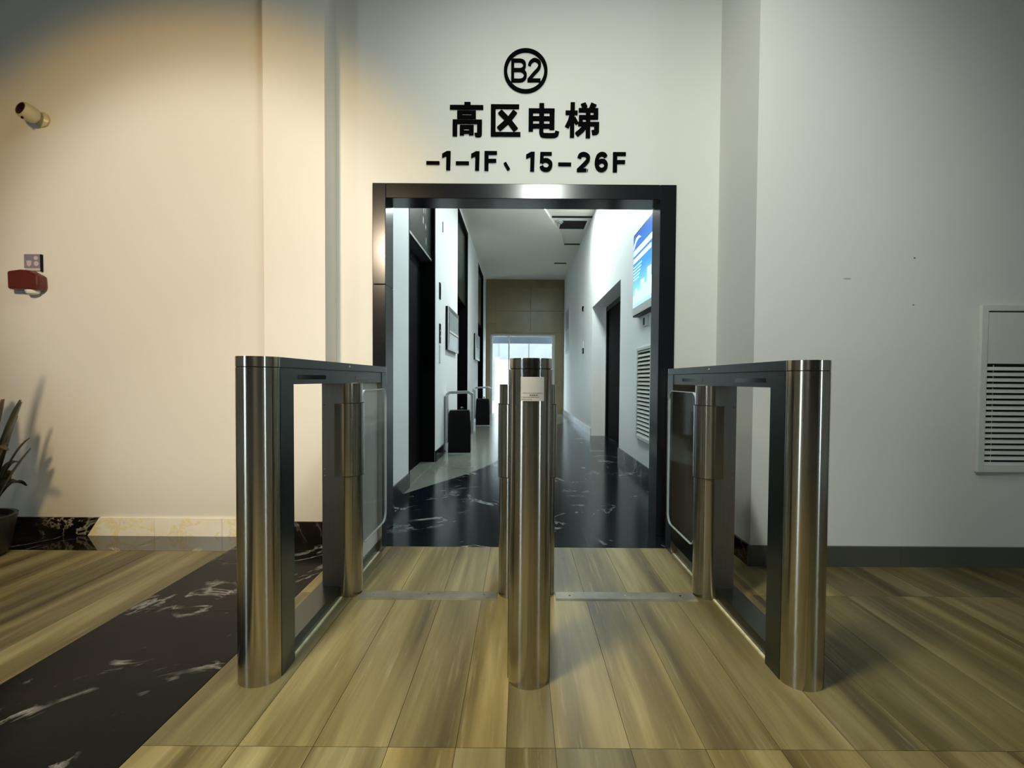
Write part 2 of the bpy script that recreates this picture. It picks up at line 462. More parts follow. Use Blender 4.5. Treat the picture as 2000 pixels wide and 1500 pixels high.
# black marble bands
for y0, y1 in ((-0.6, 0.3), (0.3, 1.25), (1.25, 2.12), (2.12, 3.0)):
    obj('marble_slab', B(-1.643, -1.002, y0 + .001, y1 - .001, -0.006, 0.0), 'marble', floor)
for x0, x1 in ((-4.6, -3.8), (-3.8, -3.0), (-3.0, -2.2), (-2.2, -1.645)):
    obj('marble_slab', B(x0 + .001, x1 - .001, 2.862, LW, -0.006, 0.0), 'wall_marble', floor)
obj('marble_slab', B(-1.643, -1.16, 3.0, LW, -0.006, 0.0), 'marble', floor)
for x0, x1 in ((-1.158, -0.4), (-0.4, 0.4), (0.4, 1.226)):
    obj('marble_slab', B(x0 + .001, x1 - .001, 2.967, BACK, -0.006, 0.0), 'lobby_marble', floor)

# doorway frame
dr = sroot('door_1', (0.02, SW, 0), 'glossy black metal frame of the doorway into the lift lobby', 'door frame')
FY0, FY1 = -0.018, 0.175
for nm, x0, x1, z0, z1 in (('jamb', -0.944, -0.862, 0, 1.565), ('jamb', -0.944, -0.862, 1.567, 2.19), ('jamb', 0.84, 0.94, 0, 2.19)):
    obj(nm, B(x0, x1, FY0, FY1, z0, z1), 'black_metal', dr, bevel=0.003)
obj('header', B(-0.861, 0.839, FY0, FY1, 2.098, 2.19), 'black_metal', dr, bevel=0.003)

# ------------------------------------------------------------------ the lift lobby
LX, RX, LC, EY = -1.0, 1.25, 3.85, 14.8
struct(obj('floor_lobby', B(-1.4, 1.7, BACK, EY + 0.1, -0.06, -0.003), 'lobby_marble'), 'polished black marble floor of the lift lobby', 'floor')
curve = [(-1.05, 4.19), (-0.813, 4.70), (-0.628, 5.08), (-0.412, 5.62), (-0.2, 6.4), (0.05, 7.6), (0.35, 9.2), (0.75, 10.9), (1.25, 12.6)]
pts = curve + [(1.25, EY), (-1.3, EY), (-1.3, 4.19)]
struct(obj('floor_inlay', prism(bmesh.new(), pts, -0.05, 0.0, 'z'), 'stone'), 'grey stone floor area with a curved edge in the lift lobby', 'floor')
fl = obj('floor_lobby_black', prism(bmesh.new(), [(-1.3, BACK), (1.7, BACK), (1.7, EY), (1.2505, EY)] + curve[::-1] + [(-1.3, 4.189)], -0.05, 0.0, 'z'), 'lobby_marble')
struct(fl, 'mirror-polished black marble floor just inside the doorway', 'floor')
struct(obj('ceiling_lobby', B(-1.4, 1.9, BACK, EY + .1, LC, LC + 0.1), 'ceiling'), 'grey-white ceiling of the lift lobby', 'ceiling')
sof = [(-1.0, 3.4), (0.15, 3.4), (0.2, 7.0), (0.35, 8.4), (0.56, 9.2), (0.80, 10.1), (0.91, 10.9), (0.91, 11.5), (0.80, 12.2), (0.62, 12.7), (0.36, 13.2), (-0.1, 13.7), (-0.6, 14.1), (-1.0, 14.4)]
struct(obj('ceiling_soffit', prism(bmesh.new(), sof, LC - 0.07, LC - .001, 'z'), 'ceiling'), 'dropped ceiling panel with a curved edge in the lift lobby', 'ceiling')
portals = [(4.585, 6.02), (8.12, 9.72), (12.03, 13.75)]
PT = 3.72
bm = bmesh.new(); y = BACK
for a, b_ in portals:
    box(bm, LX - 0.3, LX, y, a, 0, LC); box(bm, LX - 0.3, LX, a, b_, PT, LC); y = b_
box(bm, LX - 0.3, LX, y, EY, 0, LC)
struct(obj('wall_lobby_left', bm, 'lobby_paint'), 'pale blue-white lobby wall pierced by three lift doors', 'wall')
NY0, NY1, NZ = 6.45, 8.98, 2.245
bm = bmesh.new()
box(bm, RX, RX + 0.3, BACK, NY0, 0, LC); box(bm, RX, RX + 0.3, NY0, NY1, NZ, LC); box(bm, RX, RX + 0.3, NY1, EY, 0, LC)
struct(obj('wall_lobby_right', bm, 'lobby_paint'), 'pale lobby wall on the right with a deep door niche', 'wall')
bm = bmesh.new()
OX0, OX1, OZ = -0.87, 1.0, 2.28
box(bm, -1.4, OX0, EY, EY + .2, 0, LC); box(bm, OX1, 1.9, EY, EY + .2, 0, LC); box(bm, OX0, OX1, EY, EY + .2, OZ, LC)
struct(obj('wall_lobby_end', bm, 'brown'), 'dim brown stone wall at the far end of the lobby', 'wall')
# end wall cladding panels
ep = sroot('trim_1', (0, EY, 0), 'brown stone panels above the glass door at the far end', 'cladding')
for x0, x1, z0, z1 in ((-0.99, -0.72, 2.6, 3.5), (-0.715, 0.28, 2.95, 3.62), (0.285, 1.2, 2.95, 3.62), (-0.715, 0.28, 2.32, 2.945), (0.285, 1.2, 2.32, 2.945)):
    obj('cladding_panel', B(x0, x1, -0.02, -.0005, z0, z1), 'brown', ep, bevel=0.004)
bb = sroot('baseboard_lobby', (0, BACK, 0), 'stone skirting of the lift lobby', 'skirting')
for y0, y1 in ((BACK, 4.585), (6.02, 8.12), (9.72, 12.03), (13.75, EY)):
    obj('skirting_tile', B(LX + .0005, LX + 0.014, y0 - BACK, y1 - BACK, 0, 0.13), 'base_black', bb)
obj('skirting_tile', B(RX - 0.014, RX - .0005, 0, NY0 - BACK, 0, 0.13), 'base_black', bb)
obj('skirting_tile', B(RX - 0.014, RX - .0005, NY1 - BACK, EY - BACK, 0, 0.13), 'base_light', bb)['label'] = 'pale skirting tile'


def lift_door(n, y0, y1, label, marks):
    r = sroot('door_%d' % n, (LX, (y0 + y1) / 2, 0), label, 'lift door')
    h = (y1 - y0) / 2
    X0 = -0.29
    obj('jamb', B(X0, -0.002, -h + .001, -h + 0.05, 0, PT - .002), 'black_matte', r)
    obj('jamb', B(X0, -0.002, h - 0.05, h - .001, 0, PT - .002), 'black_matte', r)
    obj('header', B(X0, -0.002, -h + 0.051, h - 0.051, PT - 0.08, PT - .002), 'black_matte', r)
    tr = obj('transom_panel', B(X0, -0.045, -h + 0.051, h - 0.051, 2.36, PT - 0.081), 'transom', r)
    obj('leaf_rail', B(X0, -0.035, -h + 0.051, h - 0.051, 2.335, 2.359), 'silver' if marks else 'black_matte', r)
    obj('door_leaf', B(X0, -0.16, -h + 0.051, -.002, 0.0, 2.334), 'black_matte', r)
    obj('door_leaf', B(X0, -0.16, .002, h - 0.051, 0.0, 2.334), 'black_matte', r)
    obj('sill', B(-0.159, -0.001, -h + 0.051, h - 0.051, 0.0005, 0.006), 'stone', r)
    if marks:
        bm = bmesh.new()
        for (yy, zz, dy, dz) in ((-0.05, 2.98, .03, .10), (0.0, 2.90, .03, .08), (-0.03, 2.80, .05, .06), (0.13, 2.84, .03, .09), (0.19, 2.76, .04, .06), (0.16, 2.64, .05, .05), (0.3, 2.78, .02, .05), (0.3, 2.62, .05, .03), (0.33, 2.46, .03, .05)):
            prism(bm, [(yy, zz), (yy + dy, zz - .02), (yy + dy + .012, zz + dz), (yy + .012, zz + dz + .02)], -0.0445, -0.043, 'x')
        obj('lettering', bm, 'paper_grey', tr)
    return r


lift_door(2, *portals[0], 'nearest black lift door with dark transom panel on the lobby left', True)
lift_door(3, *portals[1], 'middle black lift door on the left lobby wall between the two bins', False)
lift_door(4, *portals[2], 'farthest black lift door on the left near the end wall', False)
# door in the right niche
r = sroot('door_5', (RX + 0.3, 0, 0), 'dark door set back in the niche of the right lobby wall', 'door')
obj('door_frame', B(-0.06, -0.001, NY0 + 0.02, NY0 + 0.1, 0, NZ - .002), 'black', r)
obj('door_frame', B(-0.06, -0.001, NY1 - 0.09, NY1 - 0.01, 0, NZ - .002), 'black', r)
obj('door_frame', B(-0.06, -0.001, NY0 + 0.101, NY1 - 0.091, NZ - 0.08, NZ - .002), 'black', r)
obj('door_leaf', B(-0.03, -0.001, NY0 + 0.101, (NY0 + NY1) / 2 - .002, 0.005, NZ - .081), 'black_matte', r)
obj('door_leaf', B(-0.03, -0.001, (NY0 + NY1) / 2 + .002, NY1 - 0.091, 0.005, NZ - .081), 'black_matte', r)

# glass door at the far end and what lies beyond
r = sroot('door_6', ((OX0 + OX1) / 2, EY + 0.08, 0), 'white-framed glass door bright with daylight at the far end', 'glass door')
hw = (OX1 - OX0) / 2
obj('door_frame', B(-hw, -hw + 0.06, 0, 0.06, 0, OZ), 'white', r)
obj('door_frame', B(hw - 0.09, hw, 0, 0.06, 0, OZ), 'white', r)
obj('door_frame', B(-hw + 0.061, hw - 0.091, 0, 0.06, OZ - 0.06, OZ), 'white', r)
obj('mullion', B(-0.42, -0.38, 0, 0.05, 0, OZ - .061), 'white', r)
obj('glass_pane', B(-hw + .061, -0.421, 0.02, 0.028, 0.01, OZ - .062), 'acrylic', r)
obj('glass_pane', B(-0.379, hw - .091, 0.02, 0.028, 0.01, OZ - .062), 'acrylic', r)
struct(obj('floor_outside', B(-14, 14, EY + .2, 40, -0.06, -0.005), 'out_ground'), 'pale paving beyond the glass door', 'paving')
o = thing('pale_building', 'pale panelled building seen through the far glass door', 'building', (0, 24, 0))
obj('wall', B(-9, 9, 0, 0.3, 0, 4.2), 'out_white', o)
for x in (-3, -1.0, 0.4, 1.9, 3.4):
    obj('wall_panel', B(x + .02, x + 1.36, -0.05, -.001, 1.9, 3.9), 'out_white', o)
obj('doorway', B(-1.2, 0.1, -0.03, -.001, 0, 2.0), 'paper', o)
o = thing('porch_canopy', 'blue-grey canopy beam outside the top of the far glass door', 'canopy', (0.1, 16.6, 2.1))
obj('beam', B(-1.6, 1.6, 0, 0.25, 0.05, 0.32), 'fascia', o)
obj('post', B(-1.6, -1.5, 0.05, 0.2, -2.1, 0.05), 'fascia', o)
obj('post', B(1.5, 1.6, 0.05, 0.2, -2.1, 0.05), 'fascia', o)


# ------------------------------------------------------------------ turnstiles
def stadium(w, y0, y1, front=True, back=True, n=14):
    pts = []
    if front: pts += [(-w * math.cos(math.pi * k / n), y0 + w - w * math.sin(math.pi * k / n)) for k in range(n + 1)]
    else: pts += [(-w, y0), (w, y0)]
    if back: pts += [(w * math.cos(math.pi * k / n), y1 - w + w * math.sin(math.pi * k / n)) for k in range(n + 1)]
    else: pts += [(w, y1), (-w, y1)]
    return pts


def rrect(y0, y1, z0, z1, rad, n=6):
    pts = []
    for cy, cz, a0 in ((y1 - rad, z1 - rad, 0), (y0 + rad, z1 - rad, 90), (y0 + rad, z0 + rad, 180), (y1 - rad, z0 + rad, 270)):
        for k in range(n + 1):
            a = R(a0 + 90 * k / n); pts.append((cy + rad * math.cos(a), cz + rad * math.sin(a)))
    return pts


TL, TW, TH = 1.45, 0.068, 1.047
def turnstile(x, sides, label, infill=False):
    t = thing('turnstile', label, 'turnstile', (x, 1.588, 0), 'swing turnstiles in front of the lobby doorway')
    obj('end_post', prism(bmesh.new(), stadium(TW, 0, 0.165, True, False), 0, 1.012, 'z'), 'steel', t, smooth=True)
    obj('end_post', prism(bmesh.new(), stadium(TW, TL - 0.165, TL, False, True), 0, 1.012, 'z'), 'steel', t, smooth=True)
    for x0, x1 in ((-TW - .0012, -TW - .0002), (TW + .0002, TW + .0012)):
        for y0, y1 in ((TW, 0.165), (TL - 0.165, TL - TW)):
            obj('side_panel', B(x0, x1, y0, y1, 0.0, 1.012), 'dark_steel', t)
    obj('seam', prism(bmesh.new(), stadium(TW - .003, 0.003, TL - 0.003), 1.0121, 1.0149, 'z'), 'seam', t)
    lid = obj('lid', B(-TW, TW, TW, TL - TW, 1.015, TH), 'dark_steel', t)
    for y0, y1, fr_ in ((0, TW - .0005, True), (TL - TW + .0005, TL, False)):
        obj('lid_cap', prism(bmesh.new(), stadium(TW, y0, y1, fr_, not fr_), 1.015, TH, 'z'), 'steel', lid, smooth=True)
    beam = obj('beam', B(-TW + .002, TW - .002, 0.1655, TL - 0.1655, 0.958, 1.0115), 'dark_steel', t)
    obj('bottom_rail', B(-0.05, 0.05, 0.1655, TL - 0.1655, 0, 0.055), 'dark_steel', t)
    for s in sides:
        for y0, y1 in ((0.205, 0.465), (0.83, 1.13)):
            pts = rrect(y0, y1, 0.975, 0.991, 0.006, 4)
            a = (s * (TW - .0035), s * (TW - .0008)); obj('sensor_slot', prism(bmesh.new(), pts, min(a), max(a), 'x'), 'slot', beam)
        obj('screw', lathe(bmesh.new(), [(0.006, 0), (0.006, s * 0.002), (0.003, s * 0.004)], 10, 'x', (s * TW, 0.74, 1.031)), 'chrome', t, smooth=True)
        a = (s * 0.0505, s * 0.06)
        obj('sealant_bead', B(min(a), max(a), 0.17, TL - 0.17, 0, 0.006), 'sealant', t)
        # housing of the swing barrier: flat body with a rounded nose towards the lane
        yc, r_, xn = 0.735, 0.065, 0.062
        x_in = -0.03 if len(sides) == 1 else 0.0005
        a = (s * x_in, s * xn)
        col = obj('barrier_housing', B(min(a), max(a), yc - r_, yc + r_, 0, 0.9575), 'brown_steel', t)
        pts = [(s * (xn + .0005 + r_ * math.sin(math.pi * k / 16)), yc - r_ * math.cos(math.pi * k / 16)) for k in range(17)]
        obj('rounded_nose', prism(bmesh.new(), pts, 0, 0.9575, 'z'), 'steel', col, smooth=True)
        ri = r_ + 0.0006; ro = r_ + 0.006
        def ring(rr, a0, a1, n=18):
            return [(s * (xn + rr * math.sin(R(a0 + (a1 - a0) * k / n))), yc - rr * math.cos(R(a0 + (a1 - a0) * k / n))) for k in range(n + 1)]
        front = [(s * (xn - 0.035), yc - ro)]; frontin = [(s * (xn - 0.035), yc - ri)]
        pts = front + ring(ro, 0, 180) + [(s * (xn - 0.035), yc + ro), (s * (xn - 0.035), yc + ri)] + ring(ri, 0, 180)[::-1] + frontin
        obj('pivot_sleeve', prism(bmesh.new(), pts, 0.545, 0.868, 'z'), 'steel', col, smooth=True)
        for z in (0.542, 0.8685):
            pp = ring(ro + .0005, 0, 180) + ring(ri, 0, 180)[::-1]
            obj('gap_ring', prism(bmesh.new(), pp, z, z + 0.0025, 'z'), 'seam', col)
        for z in (0.862, 0.578, 0.548):
            obj('screw', lathe(bmesh.new(), [(0.0035, 0), (0.003, -0.002)], 8, 'y', (s * (x_in + 0.012), yc - r_, z)), 'chrome', col)
        # swing wing, folded open along the lane
        xw = s * 0.108
        wing = obj('wing', prism(bmesh.new(), rrect(yc + 0.045, yc + 0.48, 0.20, 0.925, 0.06), xw - 0.005, xw + 0.005, 'x'), 'acrylic', t)
        outer = rrect(yc + 0.0445, yc + 0.4805, 0.1995, 0.9255, 0.0605); inner = rrect(yc + 0.048, yc + 0.477, 0.203, 0.922, 0.057)
        bm = bmesh.new(); n = len(outer)
        for k in range(n):
            prism(bm, [outer[k], outer[(k + 1) % n], inner[(k + 1) % n], inner[k]], xw - 0.0053, xw + 0.0053, 'x')
        obj('wing_edge', bm, 'edge', wing)
    if infill:
        obj('infill_panel', B(0.036, 0.044, 0.805, TL - 0.168, 0.0565, 0.956), 'frosted', t)
    return t


left_t = turnstile(-0.845, (1,), 'left steel turnstile with a single swing wing, beside the pilaster', True)
mid_t = turnstile(0.034, (-1, 1), 'centre steel turnstile with a white sticker on its front post')
right_t = turnstile(0.926, (-1,), 'right steel turnstile with a single swing wing, nearest the grille wall')
# sticker and tape on the centre post, wrapped around the rounded front
def wrapped(rr, a0, a1, z0, z1, th, n=12):
    bm = bmesh.new()
    f = lambda r, a: (r * math.sin(R(a)), TW - r * math.cos(R(a)))
    out = [f(rr + th, a0 + (a1 - a0) * k / n) for k in range(n + 1)]; inn = [f(rr, a0 + (a1 - a0) * k / n) for k in range(n + 1)]
    return prism(bm, out + inn[::-1], z0, z1, 'z')
st = obj('sticker', wrapped(TW + .0003, -28, 36, 0.913, 0.988, 0.0006), 'label', mid_t, smooth=True)
st['label'] = 'white sticker with lines of small print'
bm = bmesh.new()
for z, a0, a1, h in ((0.937, -22, 30, 0.0016), (0.924, -24, 18, 0.0018), (0.9175, -24, 2, 0.0018), (0.929, -4, 18, 0.0045)):
    k = a0
    while k < a1:
        w = random.uniform(1.5, 5); 
        f = lambda r, a: (r * math.sin(R(a)), TW - r * math.cos(R(a)))
        prism(bm, [f(TW + .0012, k), f(TW + .0012, k + w), f(TW + .0007, k + w), f(TW + .0007, k)], z, z + h, 'z')
        k += w + random.uniform(.6, 1.6)
obj('small_print', bm, 'ink', st)
obj('tape', wrapped(TW + .0004, -30, 30, 0.9885, 1.044, 0.0004), 'tape', mid_t, smooth=True)['label'] = 'clear tape over the lid seam'

# flat cable covers between the turnstiles
for x0, x1, lab in ((-0.715, -0.098, 'flat metal cable cover on the floor of the left lane'), (0.166, 0.795, 'flat metal cable cover on the floor of the right lane')):
    w = (x1 - x0)
    pts = [(2.262, 0.0002), (2.274, 0.006), (2.346, 0.006), (2.358, 0.0002)]
    o = obj('cable_cover', prism(bmesh.new(), [(p[0] - 2.31, p[1]) for p in pts], -w / 2, w / 2, 'x'), 'alu', loc=((x0 + x1) / 2, 2.29, 0))
    tag(o, lab, 'cable cover', 'cable covers across the lanes')
    for dx in (-0.25, 0.0, 0.25):
        obj('screw', lathe(bmesh.new(), [(0.006, 0.0061), (0.005, 0.0078)], 8, 'z', (dx, 0, 0)), 'chrome', o)

# ------------------------------------------------------------------ lettering on the sign wall
S = 3.205 / 1000
def mk(ox, oy, sc, px0, py0):
    """glyph drawing units -> metres on the wall, relative to the sign's centre"""
    return lambda p: ((ox + p[0] / sc - px0) * S, -(oy + p[1] / sc - py0) * S)
D0, D1 = -0.014, -0.0005
def glyph(name, parent, f, rects=(), polys=(), strokes=(), sc=12.5):
    bm = bmesh.new()
    e = 0.0
    for x0, y0, x1, y1 in rects:
        prism(bm, [f((x0, y0)), f((x1, y0)), f((x1, y1)), f((x0, y1))], D0 + e, D1, 'y'); e += 0.00002
    for p in polys:
        prism(bm, [f(q) for q in p], D0 + e, D1, 'y'); e += 0.00002
    for pts, w, sm in strokes:
        ribbon(bm, [f(q) for q in pts], w / sc * S, D0 + e, D1, sm); e += 0.00002
    return obj(name, bm, 'letter', parent)

emb = thing('floor_emblem', 'round black emblem reading B2 at the top of the wall', 'sign', (0.020, SW, 2.883))
f = mk(970, 85, 15, 1025.5, 138)
bm = bmesh.new()
n = 48
for k in range(n):
    a0, a1 = 2 * math.pi * k / n, 2 * math.pi * (k + 1) / n
    q = lambda r, a: (r * S * math.cos(a), r * S * math.sin(a))
    prism(bm, [q(42, a0), q(42, a1), q(35.6, a1), q(35.6, a0)], D0, D1, 'y')
obj('ring', bm, 'letter', emb)
glyph('letter_b', emb, f, rects=[(415, 462, 500, 1108)], strokes=[([(455, 505), (680, 505), (770, 545), (800, 635), (770, 725), (680, 770), (455, 770)], 82, True), ([(455, 775), (690, 775), (790, 830), (825, 920), (790, 1015), (690, 1068), (455, 1068)], 82, True)], sc=15)
glyph('digit_two', emb, f, rects=[(885, 1022, 1262, 1104)], strokes=[([(940, 640), (975, 550), (1080, 482), (1195, 525), (1235, 620), (1195, 740), (1080, 865), (925, 1050)], 82, True)], sc=15)

ln1 = thing('sign_lettering', 'bold black Chinese characters 高区电梯 above the doorway', 'sign', (0.018, SW, 2.580))
f = mk(870, 190, 12.5, 1025, 232)
glyph('character_gao', ln1, f, rects=[(475, 100, 622, 176), (128, 172, 930, 262), (303, 298, 752, 368), (303, 412, 752, 482), (303, 298, 418, 482), (652, 298, 752, 482), (195, 515, 900, 600), (195, 515, 302, 897), (785, 515, 899, 860), (368, 642, 700, 722), (368, 642, 465, 875), (592, 642, 700, 872), (368, 775, 700, 835)], polys=[[(718, 830), (899, 826), (893, 885), (860, 910), (800, 918), (745, 905)]])
glyph('character_qu', ln1, f, rects=[(1115, 150, 1795, 238), (1115, 150, 1228, 895), (1115, 808, 1830, 895)], strokes=[([(1330, 310), (1530, 510), (1720, 745)], 118, False), ([(1698, 308), (1540, 520), (1302, 728)], 118, False)])
f = mk(1020, 190, 12.5, 1025, 232)
glyph('character_dian', ln1, f, rects=[(150, 240, 775, 330), (150, 240, 258, 770), (655, 240, 772, 728), (258, 425, 655, 515), (258, 605, 655, 695), (405, 115, 522, 700)], strokes=[([(458, 690), (458, 800), (490, 862), (560, 872), (740, 872), (815, 850), (842, 775)], 98, True)])
glyph('character_ti', ln1, f, rects=[(1158, 90, 1262, 400), (1148, 395, 1250, 910), (1040, 285, 1330, 370), (1355, 225, 1825, 308), (1715, 225, 1825, 475), (1362, 390, 1825, 475), (1362, 390, 1455, 632), (1345, 552, 1850, 636), (1530, 225, 1635, 922), (1732, 552, 1848, 790)],
      polys=[[(1405, 125), (1515, 90), (1565, 185), (1450, 226)], [(1655, 90), (1785, 145), (1725, 226), (1600, 226)], [(1670, 745), (1848, 740), (1840, 800), (1795, 838), (1690, 850)]],
      strokes=[([(1185, 365), (1140, 530), (1072, 672)], 95, False), ([(1242, 450), (1318, 590)], 75, False), ([(1515, 640), (1425, 745), (1306, 848)], 105, True)])

ln2 = thing('sign_lettering', 'black line reading -1-1F、15-26F right above the door frame', 'sign', (0.026, SW, 2.328))
f = mk(825, 280, 9.756, 1027, 313); sc = 9.756
def one(nm, dx, f, sc):
    glyph(nm, ln2, f, polys=[[(dx + 80, 200), (dx + 85, 135), (dx + 158, 135), (dx + 150, 480), (dx + 76, 480)], [(dx, 185), (dx + 85, 138), (dx + 158, 135), (dx + 130, 190), (dx + 80, 215), (dx, 250)]], sc=sc)
def eff(nm, dx, f, sc):
    glyph(nm, ln2, f, rects=[(dx, 130, dx + 75, 485), (dx, 130, dx + 235, 184), (dx, 275, dx + 222, 332)], sc=sc)
glyph('dash', ln2, f, rects=[(92, 325, 338, 378)], sc=sc)
one('digit_one', 390, f, sc)
glyph('dash', ln2, f, rects=[(648, 325, 895, 378)], sc=sc)
one('digit_one', 936, f, sc)
eff('letter_f', 1188, f, sc)
glyph('comma_mark', ln2, f, strokes=[([(1572, 340), (1648, 468)], 50, False)], sc=sc)
f = mk(1020, 280, 9.524, 1027, 313); sc = 9.524
one('digit_one', 68, f, sc)
glyph('digit_five', ln2, f, rects=[(328, 137, 540, 186)], polys=[[(328, 137), (395, 137), (388, 300), (322, 335)]], strokes=[([(350, 312), (395, 286), (455, 282), (512, 325), (518, 385), (480, 440), (420, 450), (372, 428), (350, 388)], 66, True)], sc=sc)
glyph('dash', ln2, f, rects=[(660, 326, 898, 378)], sc=sc)
glyph('digit_two', ln2, f, rects=[(1005, 432, 1182, 482), (1195, 438, 1208, 476)], strokes=[([(1046, 235), (1068, 185), (1130, 165), (1195, 195), (1210, 255), (1165, 325), (1036, 455)], 68, True)], sc=sc)
glyph('digit_six', ln2, f, strokes=[([(1535, 212), (1505, 172), (1450, 162), (1392, 205), (1366, 310), (1385, 405), (1450, 450), (1515, 425), (1540, 360), (1512, 300), (1455, 285), (1395, 320)], 66, True)], sc=sc)
eff('letter_f', 1668, f, sc)


# ------------------------------------------------------------------ grilles
def grille(loc, rz, label, w, h, panel_h, nsl, group=None):
    t = thing('wall_grille', label, 'grille', loc, rz=rz)
    fr = 0.035
    bm = bmesh.new()
    box(bm, 0, fr, -0.022, -.001, 0, h); box(bm, w - fr, w, -0.022, -.001, 0, h)
    box(bm, fr, w - fr, -0.022, -.001, 0, fr); box(bm, fr, w - fr, -0.022, -.001, h - 0.03, h)
    obj('frame', bm, 'grille', t, bevel=0.003)
    obj('backing', B(fr, w - fr, -0.004, -.001, fr, h - 0.03), 'hole', t)
    obj('cover_panel', B(fr + .004, w - fr - .004, -0.017, -.0045, h - 0.03 - panel_h, h - 0.036), 'grille', t, bevel=0.002)
    z0, z1 = fr, h - 0.03 - panel_h - 0.006
    p = (z1 - z0) / nsl
    me = None
    for k in range(nsl):
        zc = z0 + p * (k + 0.42)
        if me is None:
            bm = bmesh.new()
            prism(bm, [(-0.020, -p * 0.36), (-0.017, -p * 0.40), (-0.006, p * 0.16), (-0.009, p * 0.24)], fr, w - fr, 'x')
            o = obj('slat', bm, 'grille', t); me = o.data
        else:
            o = bpy.data.objects.new('slat', me); C.objects.link(o); o.parent = t
        o.location = (0, 0, zc)
    obj('stay_wire', B(fr + 0.045, fr + 0.049, -0.0052, -0.0042, z0, z1), 'grille', t)
    return t
grille((2.405, RW, 0.508), 0.0, 'large white louvred grille on the right wall of the hall', 0.62, 0.876, 0.275, 18)
grille((RX, 5.43, 0.37), -math.pi / 2, 'white louvred grille below the screen on the right lobby wall', 0.60, 0.945, 0.02, 21)


# ------------------------------------------------------------------ wall things in the hall
t = thing('fire_alarm', 'red alarm bell with a white strobe on the left wall', 'alarm', (-2.974, LW, 1.555))
bm = bmesh.new()
pts = [(-0.092, -0.056), (0.085, -0.062), (0.094, -0.03), (0.090, 0.028), (0.03, 0.058), (-0.02, 0.062), (-0.094, 0.052)]
prism(bm, pts, -0.07, -0.001, 'y')
obj('housing', bm, 'red', t, bevel=0.012)
obj('strobe', lathe(bmesh.new(), [(0.010, -0.085), (0.030, -0.078), (0.036, -0.066), (0.036, -0.058)], 16, 'z', (0.028, -0.035, 0.0)), 'white', t, smooth=True)
t = thing('switch_card', 'small grey-violet card with pale shapes above the red alarm', 'card', (-2.966, LW, 1.672))
obj('plate', B(-0.052, 0.048, -0.012, -.001, -0.036, 0.048), 'card', t, bevel=0.003)
obj('shield_print', prism(bmesh.new(), [(-0.036, 0.008), (-0.004, 0.008), (-0.006, -0.018), (-0.020, -0.030), (-0.033, -0.018)], -0.0135, -0.0121, 'y'), 'card_light', t)
obj('round_print', lathe(bmesh.new(), [(0.013, -0.0135), (0.013, -0.0121)], 16, 'y', (0.022, 0, 0.024)), 'card_light', t)
obj('round_print', lathe(bmesh.new(), [(0.015, -0.0135), (0.015, -0.0121)], 16, 'y', (0.024, 0, -0.010)), 'card_light', t)
obj('lower_tab', B(-0.045, 0.046, -0.011, -.001, -0.052, -0.0365), 'card_light', t)
obj('black_edge', B(0.0485, 0.056, -0.014, -.001, -0.058, 0.046), 'black', t)

t = thing('security_camera', 'ivory bullet security camera high on the left wall', 'camera', (-2.895, LW, 2.525))
obj('mount', lathe(bmesh.new(), [(0.044, -0.001), (0.044, -0.012), (0.03, -0.022), (0.016, -0.03), (0.016, -0.06)], 20, 'y'), 'cam_shell', t, smooth=True)
body = lathe(bmesh.new(), [(0.012, -0.05), (0.036, -0.045), (0.046, -0.03), (0.048, 0.0), (0.046, 0.028), (0.042, 0.035)], 24, 'z')
rot = Vector((-0.30, -0.90, 0.22)).to_track_quat('Z', 'Y').to_matrix().to_4x4()
b1 = obj('body', body, 'cam_shell', t, smooth=True); b1.matrix_local = Matrix.Translation((-0.012, -0.085, 0.004)) @ rot
obj('lens', lathe(bmesh.new(), [(0.037, 0.0355), (0.036, 0.041), (0.024, 0.047), (0.008, 0.050)], 20, 'z'), 'lens', b1, smooth=True)
obj('sensor_eye', lathe(bmesh.new(), [(0.008, -.001), (0.007, 0.004)], 10, 'y', (0, 0, 0)), 'black', t, smooth=True).location = (-0.005, -0.128, -0.046)

# marks of old fixings on the right wall
for x, z, w, h, lab in ((2.06, 1.63, 0.012, 0.008, 'upper dark plug hole in the right wall'), (2.06, 1.385, 0.013, 0.005, 'lower dark plug hole in the right wall'), (1.71, 1.52, 0.045, 0.010, 'shallow grey scuff on the right wall')):
    pts = [(w * .5 * math.cos(2 * math.pi * k / 8), h * .5 * math.sin(2 * math.pi * k / 8)) for k in range(8)]
    o = obj('wall_mark', prism(bmesh.new(), pts, -0.0012, -0.0002, 'y'), 'base_grey' if w < .03 else 'card_light', loc=(x, RW, z)); tag(o, lab, 'mark')

